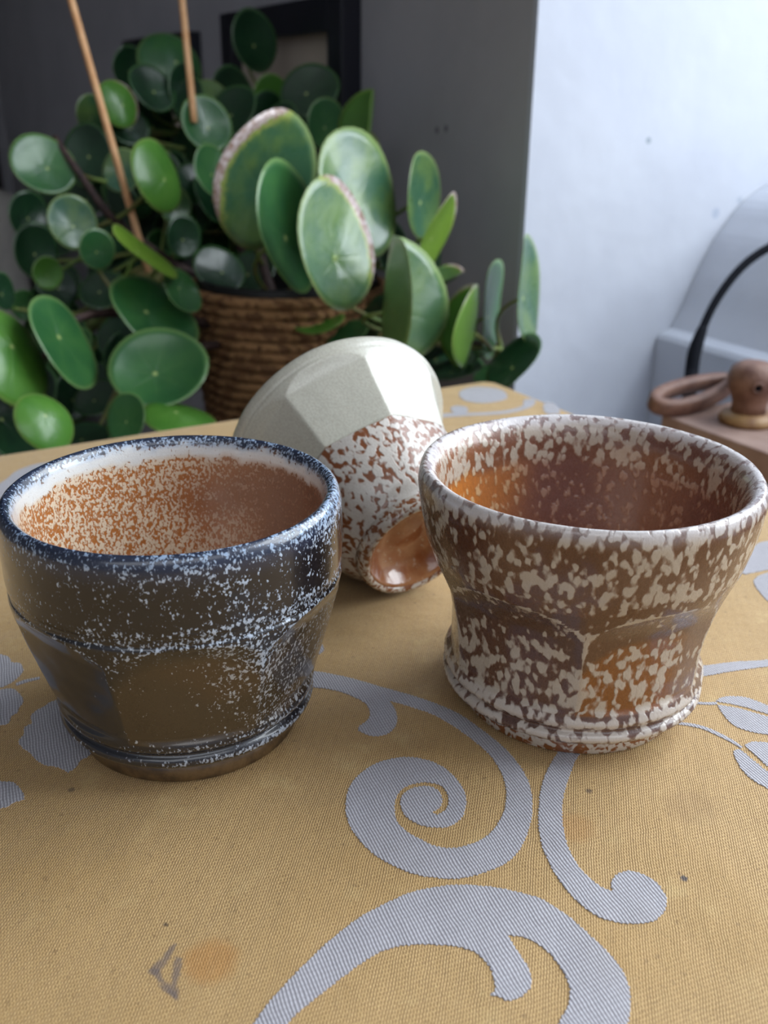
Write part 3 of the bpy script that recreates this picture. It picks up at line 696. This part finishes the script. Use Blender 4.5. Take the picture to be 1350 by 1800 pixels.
def leaf(cx, cy, a, b, ang, d, kind, sgn=1, cup=.12, fold=0., att=-.15, tip=None, pet=True, wav=.03, cam_tilt=None):
    P = atd(cx, cy, d); Rr = a * d / F
    view = (EYE - P).normalized()
    rx = RT.cross(view); ir = (RT - view*RT.dot(view)).normalized(); iu = view.cross(ir).normalized()
    if iu.z < 0: iu = -iu
    t = R(ang); Mj = ir*math.cos(t) + iu*math.sin(t); mn = view.cross(Mj).normalized()
    if mn.z < -.15 or (abs(mn.z) <= .15 and mn.dot(RT) < 0): mn = -mn
    tl = math.acos(min(1, max(.12, b/a)/.97)) if b/a < .96 else R(14)
    n = (view*math.cos(tl) + mn*math.sin(tl)*sgn).normalized()
    xa = Mj.cross(n).normalized()
    NR, NS = 6, 30; ph = rnd.uniform(0, 6.28)
    V = []; UV = []; RA = []; TI = []; UN = []; Fc = []
    for layer in (0, 1):
        for i in range(NR+1):
            for j in range(NS if i else 1):
                r = (i/NR)**.8; th = 2*PI*j/NS
                lx, ly = math.sin(th)*r*.96, math.cos(th)*r
                ly += .04*r*r*math.cos(th)
                z = cup*(r*r-.45) + fold*(abs(lx)-.35) + wav*r*r*math.sin(3*th+ph) + .02*math.sin(2*th+ph*2)*r
                z += -.05*math.exp(-((lx)**2+(ly-att)**2)/.01)*(1 if cup >= 0 else -1)
                z -= layer*.016*(1 - .6*r**6)
                V.append(L(P + xa*lx*Rr + Mj*ly*Rr + n*z*Rr)); UV.append((lx, ly-att, 0)); RA.append(r); UN.append(float(layer))
                if tip: 
                    ta, tamt = tip; q = math.cos(th-R(ta))*r
                    TI.append(1.15*max(0, (r-(1-tamt))/tamt)*max(0, math.cos(th-R(ta)))**.7)
                else: TI.append(0.)
    def idx(layer, i, j): return layer*(1+NR*NS) + (0 if i == 0 else 1+(i-1)*NS+j % NS)
    for layer in (0, 1):
        for i in range(NR):
            for j in range(NS):
                f = [idx(layer, i, j), idx(layer, i+1, j), idx(layer, i+1, j+1)] + ([idx(layer, i, j+1)] if i else [])
                Fc.append(f if layer else f[::-1])
    for j in range(NS): Fc.append([idx(0, NR, j), idx(0, NR, j+1), idx(1, NR, j+1), idx(1, NR, j)])
    me = bpy.data.meshes.new('leaf'); me.from_pydata(V, [], Fc)
    # front layer must face n
    p0 = me.polygons[NS*2]
    if p0.normal.dot(n) < 0: me.flip_normals()
    at = me.attributes.new('leafuv', 'FLOAT_VECTOR', 'POINT'); at.data.foreach_set('vector', np.array(UV, dtype=np.float32).ravel())
    for nm, arr in (('rad', RA), ('tip', TI), ('under', UN)):
        at = me.attributes.new(nm, 'FLOAT', 'POINT'); at.data.foreach_set('value', np.array(arr, dtype=np.float32))
    lo = link('leaf', me, LM[kind], plant, True)
    if pet:
        s = P + Mj*att*Rr + n*(cup*-.45 - .03 + fold*-.35)*Rr
        best = min(TR, key=lambda q: (q-s).length + max(0, (q.z-s.z))*.6 + max(0, s.y+.01-q.y)*.8)
        Lg = (best-s).length
        c1 = s - n*Lg*.35 + Vector((0, .01, -.01)); c2 = best.lerp(s, .35) + Vector((0, .01, -.12*Lg))
        pp = [s*(1-t)**3 + c1*3*t*(1-t)**2 + c2*3*t*t*(1-t) + best*t**3 for t in [k/9 for k in range(10)]]
        po_ = obj('petiole', tube([L(p) for p in pp], [.0014 + .0006*k/9 for k in range(10)], 6), M_PETIOLE, lo, True)
    return lo

LEAVES = [
 # cx, cy, a, b, angle, depth, kind, options
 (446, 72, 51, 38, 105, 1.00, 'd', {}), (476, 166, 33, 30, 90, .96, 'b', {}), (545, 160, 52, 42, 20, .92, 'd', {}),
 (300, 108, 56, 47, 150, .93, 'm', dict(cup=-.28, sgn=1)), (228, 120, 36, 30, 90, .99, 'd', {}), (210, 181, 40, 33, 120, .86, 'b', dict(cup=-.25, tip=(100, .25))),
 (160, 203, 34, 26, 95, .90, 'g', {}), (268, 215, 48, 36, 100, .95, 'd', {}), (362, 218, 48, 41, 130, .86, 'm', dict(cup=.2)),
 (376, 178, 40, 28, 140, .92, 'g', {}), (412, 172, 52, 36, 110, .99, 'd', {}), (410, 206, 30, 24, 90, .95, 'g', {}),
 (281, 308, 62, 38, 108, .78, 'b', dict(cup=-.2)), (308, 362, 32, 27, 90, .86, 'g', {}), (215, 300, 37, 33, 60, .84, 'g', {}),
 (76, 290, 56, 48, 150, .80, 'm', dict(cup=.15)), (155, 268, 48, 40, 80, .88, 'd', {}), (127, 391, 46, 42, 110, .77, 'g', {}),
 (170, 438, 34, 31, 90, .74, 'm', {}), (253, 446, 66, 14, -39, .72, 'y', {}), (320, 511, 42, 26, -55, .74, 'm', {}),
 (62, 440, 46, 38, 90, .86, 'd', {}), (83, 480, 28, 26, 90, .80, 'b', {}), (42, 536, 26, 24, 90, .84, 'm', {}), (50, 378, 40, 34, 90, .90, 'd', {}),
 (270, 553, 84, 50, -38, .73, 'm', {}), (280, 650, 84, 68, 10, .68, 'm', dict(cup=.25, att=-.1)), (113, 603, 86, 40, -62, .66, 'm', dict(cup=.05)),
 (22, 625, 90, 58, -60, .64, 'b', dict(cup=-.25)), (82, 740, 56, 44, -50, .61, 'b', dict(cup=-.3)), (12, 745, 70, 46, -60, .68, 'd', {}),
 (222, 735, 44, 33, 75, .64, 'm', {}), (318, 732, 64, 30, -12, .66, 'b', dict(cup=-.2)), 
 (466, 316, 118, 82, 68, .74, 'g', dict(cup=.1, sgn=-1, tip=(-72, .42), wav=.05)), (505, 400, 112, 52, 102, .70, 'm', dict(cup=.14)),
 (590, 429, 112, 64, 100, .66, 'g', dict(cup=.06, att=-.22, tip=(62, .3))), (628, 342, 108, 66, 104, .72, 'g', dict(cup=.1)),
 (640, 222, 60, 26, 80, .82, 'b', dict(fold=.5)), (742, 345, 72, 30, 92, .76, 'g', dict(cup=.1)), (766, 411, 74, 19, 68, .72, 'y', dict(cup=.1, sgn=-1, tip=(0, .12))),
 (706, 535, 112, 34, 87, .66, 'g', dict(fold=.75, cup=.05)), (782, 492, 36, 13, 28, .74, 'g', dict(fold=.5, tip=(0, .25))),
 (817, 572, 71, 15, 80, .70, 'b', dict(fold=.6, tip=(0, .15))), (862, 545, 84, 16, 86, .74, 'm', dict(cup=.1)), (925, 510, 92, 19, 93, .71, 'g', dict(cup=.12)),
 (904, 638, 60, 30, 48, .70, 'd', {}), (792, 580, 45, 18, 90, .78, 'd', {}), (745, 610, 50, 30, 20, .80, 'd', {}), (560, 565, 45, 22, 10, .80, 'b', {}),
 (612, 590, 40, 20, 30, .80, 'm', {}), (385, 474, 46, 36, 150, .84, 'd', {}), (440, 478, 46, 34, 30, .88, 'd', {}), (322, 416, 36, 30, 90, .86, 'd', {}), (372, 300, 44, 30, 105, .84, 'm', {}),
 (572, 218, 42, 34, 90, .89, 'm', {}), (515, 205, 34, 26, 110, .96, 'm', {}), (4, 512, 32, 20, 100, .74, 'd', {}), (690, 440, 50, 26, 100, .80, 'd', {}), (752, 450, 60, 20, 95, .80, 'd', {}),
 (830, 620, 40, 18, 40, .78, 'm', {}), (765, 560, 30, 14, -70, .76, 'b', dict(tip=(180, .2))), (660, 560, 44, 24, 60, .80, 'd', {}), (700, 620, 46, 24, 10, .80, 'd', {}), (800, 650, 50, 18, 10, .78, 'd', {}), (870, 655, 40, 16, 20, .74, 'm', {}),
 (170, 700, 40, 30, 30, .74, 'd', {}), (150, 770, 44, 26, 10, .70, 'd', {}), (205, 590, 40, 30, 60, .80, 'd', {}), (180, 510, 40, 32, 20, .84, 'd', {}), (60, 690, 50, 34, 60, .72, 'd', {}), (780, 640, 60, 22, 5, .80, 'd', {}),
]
for (cx, cy, a, b_, an, d, k, kw) in LEAVES: leaf(cx, cy, a, b_, an, d, k, **kw)
# leaves deep inside the crown
poly = [(60, 420), (80, 340), (150, 280), (170, 200), (230, 140), (290, 110), (340, 150), (420, 190), (520, 210), (600, 260), (660, 300), (670, 400), (650, 480), (560, 480), (480, 480), (350, 490), (330, 680), (250, 720), (120, 730), (20, 740), (20, 620), (80, 560), (60, 480)]
def inside(x, y):
    c = False; j = len(poly)-1
    for i in range(len(poly)):
        (xi, yi), (xj, yj) = poly[i], poly[j]
        if (yi > y) != (yj > y) and x < (xj-xi)*(y-yi)/(yj-yi)+xi: c = not c
        j = i
    return c
cnt = 0
r2 = random.Random(5)
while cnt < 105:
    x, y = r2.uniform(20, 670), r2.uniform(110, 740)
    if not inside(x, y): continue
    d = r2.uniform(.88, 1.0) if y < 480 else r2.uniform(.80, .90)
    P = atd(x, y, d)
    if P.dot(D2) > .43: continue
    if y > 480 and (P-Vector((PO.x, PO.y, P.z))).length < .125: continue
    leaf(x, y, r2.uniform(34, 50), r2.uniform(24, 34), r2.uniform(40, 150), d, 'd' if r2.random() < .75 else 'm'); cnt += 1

# bamboo stakes in the pot
def stake(x0, y0, d0, x1, y1, d1_, label):
    A, B = atd(x0, y0, d0), atd(x1, y1, d1_)
    up_ = A + (A-B)*.25; dn = B + (B-A)*.20
    o = obj('bamboo_stake', tube([dn, B, A, up_], .0031, 10), M_BAMBOO, None, True); tag(o, label, 'stake', 'bamboo stakes in the plant pot')
stake(125, 0, .77, 240, 405, .822, 'left bamboo stake leaning over the plant, reaching down between leaves')
stake(320, 0, .84, 338, 180, .85, 'right bamboo stake, upright in front of the topmost glossy leaf')
